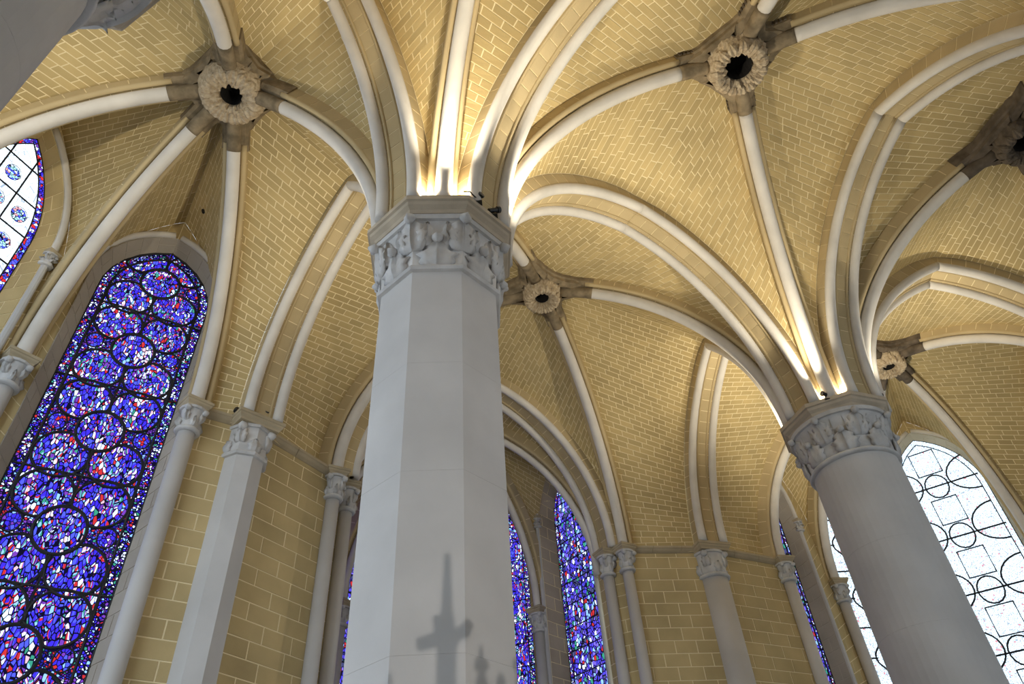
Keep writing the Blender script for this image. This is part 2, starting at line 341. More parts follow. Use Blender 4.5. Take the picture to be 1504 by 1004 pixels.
# keystone: carved ring with an open eye and dark rib stubs
def keystone(K, kh, frs, label, ro=.36, ri=.15, dark=M_OLD, stub=.72, orn=False, ring=None):
    z = EYE + kh - .17; t = empty('keystone', (*K, z), label, 'keystone', group='keystones')
    n, m = 56, 14; V = []; rnd = np.random.RandomState(int(abs(K[0]) * 1000) % 999)
    ph = rnd.rand(6) * 6.28
    prof = [(ri, .40), (ri, .06), (ri + .015, 0.), (ri + .05, -.045), ((ri + ro) / 2, -.06), (ro - .06, -.04), (ro - .015, .02), (ro, .08), (ro + .015, .16), (ro - .02, .24), (ro - .03, .44)]
    R = []
    for i in range(n):
        a = i * 2 * math.pi / n; row = []
        for j, (r, dz) in enumerate(prof):
            w = 0. if j < 2 else (.010 * math.sin(9 * a + ph[0] + j) + .009 * math.sin(17 * a + ph[1] + 2.1 * j) + .008 * rnd.randn())
            row.append([K[0] + (r + w) * math.cos(a), K[1] + (r + w) * math.sin(a), z + dz + w * .8])
        R.append(np.array(row))
    k = len(prof); Vv = np.concatenate(R); Ff = [(i * k + j, i * k + j + 1, ((i + 1) % n) * k + j + 1, ((i + 1) % n) * k + j) for i in range(n) for j in range(k - 1)]
    o = mk('carved_ring', Vv, Ff, ring or M_KEY, t, smooth=False)
    V, F = stack(K, [(z + .02, ri - .006), (z + .30, ri - .006)], 20); mk('eye_shade_lining', V, F[:-2] + [F[-1]], M_DARK, t)  # black lining paints in the dark inside the eye
    nl = 15
    for i in range(nl):                      # leaves around the ring
        a = (i + .3 * rnd.rand()) * 2 * math.pi / nl; mb = MB(); c = np.array([K[0], K[1], z]); u = np.array([math.cos(a), math.sin(a), 0]); v = np.array([-u[1], u[0], 0]); w = np.array([0, 0, 1.])
        r0 = (ri + ro) / 2 + .03; s_ = (ro - ri) * .36; rings = []
        for q, (du, wd, dz) in enumerate(((-.95, .35, -.03), (-.45, .85, -.05), (.0, 1.0, -.06), (.45, .85, -.045), (.8, .5, .0), (.9, .2, .04))):
            p = c + u * (r0 + du * s_) + w * (dz - .01); ww = wd * s_ * .85
            rings.append(np.array([p - v * ww, p - v * ww * .5 - w * .03, p - w * .012, p + v * ww * .5 - w * .03, p + v * ww, p + w * .05]))
        V, F = loft(rings); mk('leaf', V, F, ring or M_KEY, t)
    angs = [math.atan2(-fr[2][0][1], -fr[2][0][0]) for fr in frs]
    if len(angs) > 1:                        # collar: the stub mouldings sweep round the ring in hollow curves
        def cr(a, lo):
            dl = min(abs((a - b + math.pi) % (2 * math.pi) - math.pi) for b in angs)
            return lo + (stub * .92 - lo) / (1 + (dl / .34) ** 2.6)
        th = np.arange(96) * 2 * math.pi / 96
        lev = [(.10, ro - .03, .72), (.14, ro + .03, .95), (.20, ro + .03, .98), (.22, ro + .06, 1.0), (.34, ro + .07, 1.03)]
        rg = [np.array([[K[0] + math.cos(a) * cr(a, lo) * (q if cr(a, lo) > lo + .1 else 1), K[1] + math.sin(a) * cr(a, lo) * (q if cr(a, lo) > lo + .1 else 1), z + dz + .02] for a in th]) for dz, lo, q in lev]
        mk('collar', *loft(rg, cap=False), dark, t)
    for fr in frs:
        L = arclen(fr[0])[-1]; f = cutframe(fr, L - stub, L - ro * .95, 8)
        s_ = mk('rib_stub', *sweep(f, circ(0, 0, .093, 12)), dark, t, smooth=True)
        mk('stub_side', *sweep(f, [(-.17, -.30), (.17, -.30), (.17, -.10), (.13, -.06), (-.13, -.06), (-.17, -.10)]), dark, s_)
        if orn:
            mb = MB()
            for i in range(7):
                g = cutframe(fr, L - stub + .05 + i * .05, L - stub + .08 + i * .05, 2)
                for sg in (1, -1): mb.add(*sweep(g, [(sg * .168, -.2), (sg * .185, -.2), (sg * .185, -.13), (sg * .168, -.13)]))
            mb.build('carved_studs', M_OLD2, s_)
    return t
# ------------------------------------------------------------------ leaves, capitals, columns
def leaf_mesh(h, w, out, seed):
    """upright curling leaf: base at origin, grows up +z, leans to +x, tip curls out in a knob"""
    r = np.random.RandomState(seed); rings = []
    for q in np.linspace(0, 1, 8):
        x = out * (q ** 1.8) + .02 * math.sin(q * 6); z = h * q if q < .9 else h * (.9 - (q - .9) * .6)
        ww = w * (math.sin(math.pi * min(q * .8 + .22, 1)) ** .7) * (1 + .18 * math.sin(q * 19))
        th = .02 + .012 * math.sin(q * 3)
        rings.append(np.array([[x - .01, -ww, z], [x + th * .6, -ww * .55, z + .01], [x + th * .2, -ww * .12, z], [x + th * 1.5, 0, z], [x + th * .2, ww * .12, z], [x + th * .6, ww * .55, z + .01], [x - .01, ww, z], [x - .05, 0, z]]))
    V, F = loft(rings)
    return V, F
def knob_mesh(r):
    rings = []
    for q in np.linspace(.08, math.pi - .08, 6):
        rings.append(np.array([[r * (1 + .18 * math.cos(4 * t)) * math.sin(q) * math.cos(t), r * (1 + .18 * math.cos(4 * t)) * math.sin(q) * math.sin(t), -r * math.cos(q)] for t in np.arange(10) * .6283]))
    return loft(rings)
_shared = {}
def place(name, key, fn, mat, parent, pos, ang, sc=1., tilt=0.):
    if key not in _shared:
        V, F = fn(); me = bpy.data.meshes.new(name); me.from_pydata(np.asarray(V).tolist(), [], F); me.materials.append(mat)
        me.polygons.foreach_set('use_smooth', [True] * len(me.polygons)); _shared[key] = me
    o = bpy.data.objects.new(name, _shared[key]); COL.objects.link(o); o.parent = parent
    o.location = np.array(pos) - rootloc(parent); o.rotation_euler = (0, tilt, ang); o.scale = (sc, sc, sc)
    return o
def abacus(c, R, n, a0, ztop, t, mat=M_ABAC, th=.17):
    k = th / .17
    V, F = stack(c, [(ztop, R), (ztop - .055 * k, R), (ztop - .065 * k, R - .025 * k), (ztop - .10 * k, R - .035 * k), (ztop - .135 * k, R - .075 * k), (ztop - .17 * k, R - .09 * k)], n, a0)
    return mk('abacus', V, F, mat, t)
def capital(c, rn, rt, n, a0, zn, zt, t, big=True, leaves=8, mat=M_CAP, half_dir=None, la0=None, knobs=True):
    """bell from the necking (radius rn at zn) to under the abacus (rt at zt), with two tiers of leaves"""
    H = zt - zn
    V, F = stack(c, [(zn, rn), (zn + H * .15, rn + .005), (zn + H * .45, rn + (rt - rn) * .2), (zn + H * .75, rn + (rt - rn) * .55), (zn + H * .93, rt), (zt, rt)], n, a0)
    cap = mk('capital', V, F, mat, t, smooth=n > 12)
    V, F = stack(c, [(zn - .045, rn - .005), (zn - .04, rn + .03), (zn - .015, rn + .045), (zn + .012, rn + .03), (zn + .02, rn)], n, a0); mk('necking', V, F, mat, cap, smooth=n > 12)
    V, F = stack(c, [(zt - H * .10, rt - .01), (zt - H * .09, rt + .025), (zt, rt + .03)], n, a0); mk('band', V, F, mat, cap)
    la0 = a0 if la0 is None else la0
    for i in range(leaves):
        for tier in (0, 1):
            a = la0 + (i + .5 * (1 - tier)) * 2 * math.pi / leaves
            u = np.array([math.cos(a), math.sin(a)])
            if half_dir is not None and u @ half_dir < -.25: continue
            ap = math.cos(math.pi / n) if (n <= 12 and tier == 0) else 1.
            r = rn * ap + .005 if tier == 0 else rn * ap + .01
            if tier == 0:
                h = H * .52; p = (*(c + u * r), zn + .015)
                place('leaf', ('leafA', round(h, 3), round(rn, 2)), lambda: leaf_mesh(h, rn * .30 if big else rn * .36, (rt - rn) * .55 + .05 * H, 1), mat, cap, p, a)
                if big and knobs: place('flower_knob', ('knobA', round(H, 2)), lambda: knob_mesh(.055 * H / .7), mat, cap, (*(c + u * (r + (rt - rn) * .35 + .045)), zn + .015 + h * .93), a)
            else:
                h = H * .62; p = (*(c + u * (rn + (rt - rn) * .18)), zn + H * .33)
                place('leaf', ('leafB', round(h, 3), round(rn, 2)), lambda: leaf_mesh(h, rn * .25 if big else rn * .34, (rt - rn) * .8 + .08 * H, 2), mat, cap, p, a)
                if knobs: place('crocket', ('knobB', round(H, 2), big), lambda: knob_mesh((.058 if big else .10) * H / .7), mat, cap, (*(c + u * (rt + .045 * H / .7)), zt - .13 * H), a)
                if big:
                    for sg in (-1, 1):
                        b = a + sg * math.pi / leaves * .55; ub = np.array([math.cos(b), math.sin(b)])
                        place('side_leaf', ('leafC', round(h, 3), round(rn, 2)), lambda: leaf_mesh(h * .8, rn * .16, (rt - rn) * .6, 3), mat, cap, (*(c + ub * (rn * .985 + (rt - rn) * .25)), zn + H * .40), b + sg * .5)
    return cap
def column(c, rs, n, a0, label, zn=4.87, ztop=Z0H, R=.77, name='column', abn=8, aba0=None, leaves=8, knobs=True):
    t = empty(name, (*c, 0), label, 'column', group='free-standing columns')
    zn_, zt = EYE + zn, EYE + ztop
    ks = [0, .15, .35, .36]
    V, F = stack(c, [(0, rs * 1.35), (.25, rs * 1.35), (.30, rs * 1.2), (.42, rs * 1.18), (.5, rs * 1.02)], n, a0); mk('base', V, F, M_SHAFT, t)
    # drums: each its own block, with a hair joint
    zs = [.5, 1.9, 3.1, 4.35, 5.35, zn_ - .04]
    for z0, z1 in zip(zs[:-1], zs[1:]):
        V, F = stack(c, [(z0 + .0004, rs - .001), (z0 + .0014, rs), (z1 - .0014, rs), (z1 - .0004, rs - .001)], n, a0); mk('shaft_drum', V, F, M_SHAFT, t, smooth=False)
    capital(c, rs + .005, R - .13, n, a0, zn_, zt - .17, t, True, leaves, la0=aba0, knobs=knobs)
    abacus(c, R, abn, aba0 if aba0 is not None else a0, zt, t)
    return t
def shaft(c, r, zcap, label, nrm, name='colonnette', n=16, capH=.30, R=.19, z0=0., square=True, a0=None, mat=M_SHAFT, capmat=M_CAP, leaves=4, cat='colonnette', noct=None, abmat=M_STRING, th=.11):
    """wall shaft with a small leaf capital and square abacus; nrm points into the room"""
    t = empty(name, (*c, z0), label, cat, group='wall shafts' if cat == 'colonnette' else None); aw = math.atan2(nrm[1], nrm[0])
    zt = EYE + zcap
    k = noct or n; aa = a0 if a0 is not None else aw + math.pi / k
    V, F = stack(c, [(z0, r * 1.5), (z0 + .12, r * 1.5), (z0 + .2, r * 1.05)], k, aa); mk('base', V, F, mat, t)
    V, F = stack(c, [(z0 + .2, r), (zt - th - capH - .02, r)], k, aa); mk('shaft', V, F, mat, t, smooth=k > 10)
    cp = capital(np.array(c), r + .004, R * .80, k, aa, zt - th - capH, zt - th, t, False, leaves * 1, capmat, np.array(nrm), aw + math.pi / 4)
    abacus(c, R * 1.414 if square else R, 4 if square else 8, aw + math.pi / 4, zt, t, abmat, th)
    return t
# ================================================================== the setting
def unit(v): v = np.asarray(v, float); return v / np.linalg.norm(v)
def outw(p): return unit(p - CC)
V3 = lambda p, h: np.array([p[0], p[1], EYE + h])
g = empty('floor', (4, 6, 0), 'grey stone floor of the ambulatory', kind='structure')
mk('paving', [(-22, -22, 0), (30, -22, 0), (30, 32, 0), (-22, 32, 0)], [(0, 1, 2, 3)], M_FLOOR, g)
AXC = unit(pol(121.9, 1) - CC); LTC = np.array([AXC[1], -AXC[0]])
CH = lambda ax, lat: CC + AXC * ax + LTC * lat
DA = [-100, -67, -33.5, 0, 33.5, 67, 100]
DP = [CH(18.6 + 2.35 * math.cos(math.radians(a)), 2.35 * math.sin(math.radians(a))) for a in DA]
DP[6] = CH(17.85, 2.42); K7 = CH(18.75, 0)
# outer wall line; unseen sky block added over the vaults against leaking light
dout = lambda p, d: p + outw(p) * d
OUT = [pol(158, 17.2), dout(R0, .6), dout(SM, .42), dout(S0, .42), dout(S1, .6), dout(R1, .9)] + [CH(18.6 + 3.3 * math.cos(math.radians(a)), 3.3 * math.sin(math.radians(a))) for a in (-115, -80, -50, -17, 17, 50, 80, 115)] + [dout(R2, .9), dout(Z1, .6), dout(Z0, .45), dout(ZP, .45), dout(ZM, .45), dout(R3, .6), pol(78, 17.2)]
INN = [pol(a, 6.75) for a in (78, 92, 105, 118, 131, 144, 158)]
ring = OUT + INN
zr = EYE + 10.4
rf = empty('sky_block', (0, 0, zr), 'unseen slab added over the vaults to keep out sky light', kind='structure')
mk('sky_block_slab', [(*p, zr) for p in ring] + [(*p, zr + .2) for p in ring], [tuple(range(len(ring))), tuple(range(len(ring), 2 * len(ring)))], M_OLD2, rf)
n_ = len(ring)
mk('sky_block_skirt', [(*p, EYE + 9.42) for p in ring] + [(*p, zr + .1) for p in ring], [(i, (i + 1) % n_, n_ + (i + 1) % n_, n_ + i) for i in range(n_)], M_OLD2, rf)
# choir side behind the camera: piers plus unseen walls added to shape the skylight
ch = empty('wall_choir', (*pol(118, 6.9), 0), 'plain choir-side piers and unseen walls added to shape the light', kind='structure')
SCREEN_H = 6.5
def scr(a): return 1.8 if 84 < a < 120 else (3.4 if a < 140 else 8.0)
for a in np.arange(79, 160, 3.):
    p, q = pol(a, 7.0), pol(a, 6.7); p2, q2 = pol(a + 3, 7.0), pol(a + 3, 6.7); h = EYE + scr(a)
    mk('light_screen_panel', *loft([np.array([(*p, 0), (*q, 0), (*q, h), (*p, h)]), np.array([(*p2, 0), (*q2, 0), (*q2, h), (*p2, h)])]), M_SHAFT, ch)
mk('end_light_block', [(*pol(79, r), z) for z in (0, EYE + 9.2) for r in (6.7, 17.3)], [(0, 1, 3, 2)], M_SHAFT, ch)  # unseen wall added to shut sky light out at this end
mk('end_light_block', [(*pol(159, r), z) for z in (0, EYE + 9.2) for r in (6.7, 13.2)], [(0, 1, 3, 2)], M_SHAFT, ch)  # added the same way, leaving the outer aisle open to the sky
for q in (Q0, Q1, Q2, Q3):
    V, F = stack(q, [(0, .62), (EYE + 5.0, .58), (EYE + 5.5, .75), (EYE + 5.75, .78)], 8); mk('pier', V, F, M_SHAFT, ch)
# ================================================================== arches between the columns and the wall
B_O1, B_O2, B_O3, B_I1, B_I2, B_I3, B_CH = (Bricks() for _ in range(7))
F_T1 = arch(R1, P1, ZT1, RWL, RA, 'pointed transverse arch from the octagonal pilaster to the octagonal column')
F_01 = arch(P1, P0, Z01, RA, .24, 'arcade arch rising from the octagonal column towards the near column')
F_Q1 = arch(P1, Q1, ZQ1, RA, RA, 'transverse arch from the octagonal column towards the choir overhead')
F_12 = arch(P1, P2, Z12, RA, RA, 'wide arcade arch spanning from the octagonal column to the round column')
F_Q2 = arch(P2, Q2, ZQ2, RA, RA, 'tall sharply bent transverse arch rising from the round column overhead')
F_T2 = arch(R2, P2, ZT2, RWL, RA, 'pointed transverse arch from the round engaged wall column to the round column')
F_23 = arch(P2, P3, Z23, RA, RA, 'arcade arch beyond the round column, bent at its crown, leaving at the picture edge')
F_T0 = arch(R0, P0, 8.7, RWL, .30, 'transverse arch behind the near column, over the pale lattice window bay')
F_T3 = arch(R3, P3, 8.7, RWL, RA, 'transverse arch beyond the grisaille window chapel')
F_Q0 = arch(P0, Q0, 8.6, .24, RA, 'transverse arch from the near column to the choir')
F_Q3 = arch(P3, Q3, 8.6, RA, RA, 'transverse arch beyond the dark unlit keystone')
F_Q01 = arch(Q0, Q1, 8.5, RA, RA, 'choir arcade arch behind the camera')
F_Q12 = arch(Q1, Q2, 8.5, RA, RA, 'choir arcade arch facing the round column')
F_Q23 = arch(Q2, Q3, 8.5, RA, RA, 'choir arcade arch beyond the tall bent arch')
F_TC = arch(U1, U2, 8.5, .0, .0, 'white moulded chapel arch on paired shafts behind the octagonal column', depth=.26)
# ================================================================== ribs
r1 = {k: rib(A, K1, KH[1], r0, 'moulded rib of the blue window bay, ' + w) for k, A, r0, w in (
    ('P1', P1, RR, 'landing on the octagonal column'), ('S1', S1, .0, 'landing beside the octagonal pilaster'), ('S0', S0, .0, 'dividing the blue from the pale window'),
    ('SM', SM, .0, 'passing over the pale lattice window'), ('P0', P0, .36, 'rising over the near column'))}
r2 = {k: rib(A, K2, KH[2], r0, 'moulded rib of the deep chapel bay, ' + w) for k, A, r0, w in (
    ('P1', P1, RR, 'behind the octagonal column capital'), ('P2', P2, RR, 'running to the round column'), ('T1', T1, .0, 'landing on the paired shafts behind the octagonal column'), ('T2', T2, .0, 'landing on the paired white shafts'))}
r3 = {k: rib(A, K3, KH[3], r0, 'moulded rib of the grisaille window bay, ' + w) for k, A, r0, w in (
    ('P2', P2, RR, 'hidden behind the round column springing'), ('P3', P3, RR, 'running out at the picture edge'), ('Z1', Z1, .0, 'landing beside the narrow blue window strip'), ('Z0', Z0, .0, 'landing beside the oval grisaille window'),
    ('ZP', ZP, .0, 'between the two grisaille windows'), ('ZM', ZM, .0, 'sloping past the square grisaille window'))}
r4 = {k: rib(A, K4, KH[4], RR, 'moulded rib of the inner vault, ' + w) for k, A, w in (
    ('P1', P1, 'springing white from the octagonal column'), ('P2', P2, 'dropping to the glowing round column'), ('Q1', Q1, 'climbing to the choir overhead'), ('Q2', Q2, 'running to the dark corner'))}
r5 = {k: rib(A, K5, KH[5], RR, 'moulded rib at the dark unlit keystone, ' + w) for k, A, w in (
    ('P2', P2, 'springing from the round column'), ('P3', P3, 'running away from the round column'), ('Q2', Q2, 'towards the choir'), ('Q3', Q3, 'farthest from the round column'))}
r6 = {k: rib(A, K6, KH[6], .24 if k == 'P0' else RR, 'moulded rib overhead, ' + w) for k, A, w in (
    ('P1', P1 + A2(-.11, -.02), 'lit gold above the octagonal column'), ('P0', P0, 'from the near column to the overhead vault'), ('Q0', Q0, 'behind the camera'), ('Q1', Q1, 'crossing above the camera'))}
r7 = [half(p, K7, 5.4, 8.55, 0.) for p in DP]
for i, p in enumerate(DP):
    r7[i] = rib(p, K7, 8.55, .0, 'slender chapel rib, ' + ('first', 'second', 'third', 'middle', 'fifth', 'sixth', 'last')[i] + ' around the deep chapel', .5, z0=5.4, rr=.07)
keystone(K1, KH[1], list(r1.values()), 'pale carved ring keystone with an open eye above the blue medallion window', .41, .135, M_OLD, .80)
keystone(K2, KH[2], list(r2.values()), 'small leafy ring keystone just beside the octagonal column capital', .31, .115, M_OLD, .85)
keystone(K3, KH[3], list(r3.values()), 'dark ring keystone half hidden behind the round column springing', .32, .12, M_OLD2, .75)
keystone(K4, KH[4], list(r4.values()), 'leafy ring keystone with studded dark rib stubs above the wide arcade arch', .37, .165, M_OLD, .74, True)
keystone(K5, KH[5], list(r5.values()), 'dark unlit keystone cut by the picture edge', .36, .15, M_OLD2, .80, False, M_OLD2)  # unlit look put into the colour: ring and stubs take darker stone
keystone(K6, KH[6], list(r6.values()), 'ring keystone overhead, above the camera', .36, .15)
keystone(K7, 8.55, r7, 'keystone of the deep chapel vault', .28, .10, M_OLD, .5)
# ================================================================== vault webs
def cell(bk, frib, farc, K, z=6.5, hoff=HO + .05, dep=-.225, **kw):
    mid = farc[0][-1][:2]; s = 1. if (K - mid) @ farc[1][0][:2] > 0 else -1.
    c = at(farc, s * hoff, dep); t = c[-1] - c[-2]; d = farc[2][0][:2] / np.linalg.norm(farc[2][0][:2])
    c = np.r_[c[:-1], [[*(mid + farc[1][0][:2] * s * hoff), farc[0][-1][2] - dep + .03]]]
    dd = farc[2][0][:2] / np.linalg.norm(farc[2][0][:2]); x = (mid - c[:, :2]) @ dd; wr = .5
    c[:, 2] -= .075 * np.clip(1 - x / wr, 0, 1) ** 2          # the crown of the web is rounded
    a = at(frib, 0, -.21); a = np.r_[a[:-1], [[*K, frib[0][-1][2] + .22]]]
    lo = np.array([0, 0, -.09]); a = np.r_[[a[0] + lo], a]; c = np.r_[[c[0] + lo], c]
    bk.surface(a, c, V3(K, z), **kw)
cell(B_O2, r2['P1'], F_12[0], K2); cell(B_O2, r2['P2'], F_12[1], K2)
cell(B_O2, r2['T1'], F_T1[0], K2); cell(B_O2, r2['P1'], F_T1[1], K2)
cell(B_O2, r2['T2'], F_T2[0], K2); cell(B_O2, r2['P2'], F_T2[1], K2)
cell(B_O2, r2['T1'], F_TC[0], K2); cell(B_O2, r2['T2'], F_TC[1], K2)
cell(B_O1, r1['P1'], F_01[0], K1); cell(B_O1, r1['P0'], F_01[1], K1)
cell(B_O1, r1['S1'], F_T1[0], K1); cell(B_O1, r1['P1'], F_T1[1], K1)
cell(B_O1, r1['SM'], F_T0[0], K1); cell(B_O1, r1['P0'], F_T0[1], K1)
cell(B_O3, r3['P2'], F_23[0], K3); cell(B_O3, r3['P3'], F_23[1], K3)
cell(B_O3, r3['Z1'], F_T2[0], K3); cell(B_O3, r3['P2'], F_T2[1], K3)
cell(B_O3, r3['ZM'], F_T3[0], K3); cell(B_O3, r3['P3'], F_T3[1], K3)
cell(B_I2, r4['P1'], F_12[0], K4); cell(B_I2, r4['P2'], F_12[1], K4)
cell(B_I2, r4['P1'], F_Q1[0], K4); cell(B_I2, r4['Q1'], F_Q1[1], K4)
cell(B_I2, r4['P2'], F_Q2[0], K4); cell(B_I2, r4['Q2'], F_Q2[1], K4)
cell(B_I2, r4['Q1'], F_Q12[0], K4); cell(B_I2, r4['Q2'], F_Q12[1], K4)
cell(B_I3, r5['P2'], F_23[0], K5); cell(B_I3, r5['P3'], F_23[1], K5)
cell(B_I3, r5['P2'], F_Q2[0], K5); cell(B_I3, r5['Q2'], F_Q2[1], K5)
cell(B_I3, r5['P3'], F_Q3[0], K5); cell(B_I3, r5['Q3'], F_Q3[1], K5)
cell(B_I3, r5['Q2'], F_Q23[0], K5); cell(B_I3, r5['Q3'], F_Q23[1], K5)
cell(B_I1, r6['P1'], F_01[0], K6); cell(B_I1, r6['P0'], F_01[1], K6)
cell(B_I1, r6['P1'], F_Q1[0], K6); cell(B_I1, r6['Q1'], F_Q1[1], K6)
cell(B_I1, r6['P0'], F_Q0[0], K6); cell(B_I1, r6['Q0'], F_Q0[1], K6)
cell(B_I1, r6['Q0'], F_Q01[0], K6); cell(B_I1, r6['Q1'], F_Q01[1], K6)
cell(B_CH, r7[0], F_TC[0], K7); cell(B_CH, r7[6], F_TC[1], K7)
# ================================================================== windows
def outline(w, zs, za, hb, n=14):
    """half outline: from the sill up to the crown; (half width, height)"""
    r = za - zs
    if r >= w:
        Rc = (w * w + r * r) / (2 * w); th = np.linspace(0, math.atan2(r, Rc - w), n); x = w - (Rc - Rc * np.cos(th)); z = zs + Rc * np.sin(th)
    else:
        th = np.linspace(0, math.pi / 2, n); x = w * np.cos(th); z = zs + r * np.sin(th)
    hs = np.linspace(hb, zs, 9)[:-1]
    return np.c_[np.r_[np.full(8, w), x], np.r_[hs, z]]
WINDOWS = 0
class Win:
    def __init__(s, A, B, d, cu, hw, zs, za, hb, label, label_wall, bk, splay=.14, z0=Z0H, shafts=(), wallname='wall_outer', bound=.42, frA=None, frB=None, K=None, course=.105, reveal=None, rbed=None):
        global WINDOWS; WINDOWS += 1
        u = unit(B - A); nl = np.array([-u[1], u[0]]); s.sg = 1. if nl @ outw((A + B) / 2) > 0 else -1.
        if s.sg < 0 and (nl @ (A - CH(18.6, 0))) * 0 != 0: pass
        s.u, s.n, s.A, s.d, s.cu, s.hw, s.zs, s.za, s.hb = u, nl * s.sg, A, d, cu, hw, zs, za, hb
        L = np.linalg.norm(B - A)
        s.e = empty('window_%d' % WINDOWS, (*A, EYE), label, kind='structure', rz=math.atan2(u[1], u[0]))
        W = lambda uu, dd, h: np.array([*(A + u * uu + s.n * dd), EYE + h])
        s.W = W
        d0 = .10
        fo = outline(hw + splay, zs, za + splay, hb); bo = outline(hw, zs, za, hb)
        wall = empty(wallname, (*((A + B) / 2), 0), label_wall, kind='structure'); s.wall = wall
        bw = Bricks(); br = Bricks()
        inside = W(L / 2, -3, 5)
        apex = W(cu, d0, za + splay + bound)
        for sd, X, fr in ((-1, A, frA), (1, B, frB)):
            F3 = np.array([W(cu + sd * x, d0 - .025, h) for x, h in fo]); F4 = np.array([W(cu + sd * x, d0, h) for x, h in outline(hw + splay - .014, zs, za + splay - .014, hb)]); B3 = np.array([W(cu + sd * x, d, h) for x, h in bo])
            ctr = W(cu, .2, zs)
            # embrasure blocks
            br.surface(F3, B3, W(cu, d0, (hb + zs) / 2 + .5), course=.24, length=.6, proud=.006)
            ue = 0. if sd < 0 else L
            f = half(X + s.n * d0, (A + u * cu) + s.n * d0, z0, za + splay + bound, 0., stilt=min(.9, (za - z0) * .35))
            edge = np.r_[[W(ue, d0, h) for h in np.linspace(hb, z0, 7)[:-1]], f[0]]
            bw.surface(edge, F4, inside, course=.2, length=.42)
            if fr is not None:
                a_ = at(fr, 0, -.21); a_ = np.r_[a_[:-1], [[*K, fr[0][-1][2] + .22]]]
                bk.surface(a_, f[0], V3(K, 6.5), course=course)
            # roll around the opening
            roll = [W(cu + sd * (x + .045), d0 - .03, h + .03) for x, h in fo if h >= zs - .01]
            if sd in shafts:
                pass
            mk('window_roll', *tube(roll, .05, 8), M_ROLL, wall, smooth=True)
            if sd in shafts:
                c = A + u * (cu + sd * (hw + splay + .045)) + s.n * (d0 - .03)
                t = shaft(c, .045, zs, 'slender nook shaft with tiny capital, ' + ('far' if sd > 0 else 'near') + ' side of the ' + (' '.join(label.split()[:6])), -s.n, 'nook_shaft', 10, .16, .085, EYE + hb, th=.06)
        bw.build(wall, M_BLOCK, 160); br.build(wall, reveal or M_REV, 80, 'reveal_stone', 'reveal_stones', rbed or M_REV2)
        # sill and lower wall
        mk('sill', *loft([np.array([W(0, d0, hb), W(0, d + .3, hb), W(0, d + .3, -EYE), W(0, d0, -EYE)]), np.array([W(L, d0, hb), W(L, d + .3, hb), W(L, d + .3, -EYE), W(L, d0, -EYE)])]), M_BLOCK, wall)
        s.shapes = []
    def wid(s, h):
        o = outline(s.hw, s.zs, s.za, s.hb)
        return float(np.interp(h, o[:, 1], o[:, 0]))
    def loc(s, u, h, dd=0.): return [s.cu + u, s.sg * (s.d + dd), h]
    def disc(s, u, h, ru, rh, mat, name='medallion', clip=9., avoid=None, bar=.016, n=28):
        """one glass piece in an iron ring; clip limits |u|; avoid = disc it gives way to"""
        P = []
        for t in np.arange(n) * 2 * math.pi / n:
            x, y = u + ru * math.cos(t), h + rh * math.sin(t)
            if avoid:
                for (au, ah, ar, ak) in avoid:
                    q = math.hypot((x - au) / ar, (y - ah) / ak)
                    if q < 1: x, y = au + (x - au) / max(q, .01), ah + (y - ah) / max(q, .01)
            w = min(clip, s.wid(min(y, s.za - .02)) - .02); y = min(y, s.za - .03)
            P.append((max(-w, min(w, x)), y))
        o = mk(name, [s.loc(x, y) for x, y in P], [tuple(range(n))], mat, s.e, local=True)
        if bar: mk('iron_ring', *tube([s.loc(x, y, -.012) for x, y in P], bar, 5, True), M_IRON, o, local=True)
        s.shapes.append(np.array(P)); return o
    def inside(s, u, h):
        r = np.zeros(u.shape, bool)
        for P in s.shapes:
            ins = np.zeros(u.shape, bool); j = len(P) - 1
            for i in range(len(P)):
                (xi, yi), (xj, yj) = P[i], P[j]
                c = ((yi > h) != (yj > h)); 
                with np.errstate(divide='ignore', invalid='ignore'): ins ^= c & (u < (xj - xi) * (h - yi) / (yj - yi + 1e-12) + xi)
                j = i
            r |= ins
        return r
    def ground(s, mat, name='ground_pane', inner=0., st=.022):
        """the field between the medallions"""
        us = np.arange(-s.hw, s.hw + st, st); hs = np.arange(s.hb, s.za + st, st)
        V = []; F = []
        U, H = np.meshgrid((us[:-1] + us[1:]) / 2, (hs[:-1] + hs[1:]) / 2)
        wd = np.array([s.wid(min(h, s.za)) for h in H[:, 0]]) - inner * .9
        ok = (np.abs(U) < wd[:, None]) & (H < s.za - inner * 1.1) & ~s.inside(U, H)
        for i, j in zip(*np.where(ok)):
            k = len(V); V += [s.loc(us[j], hs[i]), s.loc(us[j + 1], hs[i]), s.loc(us[j + 1], hs[i + 1]), s.loc(us[j], hs[i + 1])]; F.append((k, k + 1, k + 2, k + 3))
        if V: mk(name, V, F, mat, s.e, local=True)
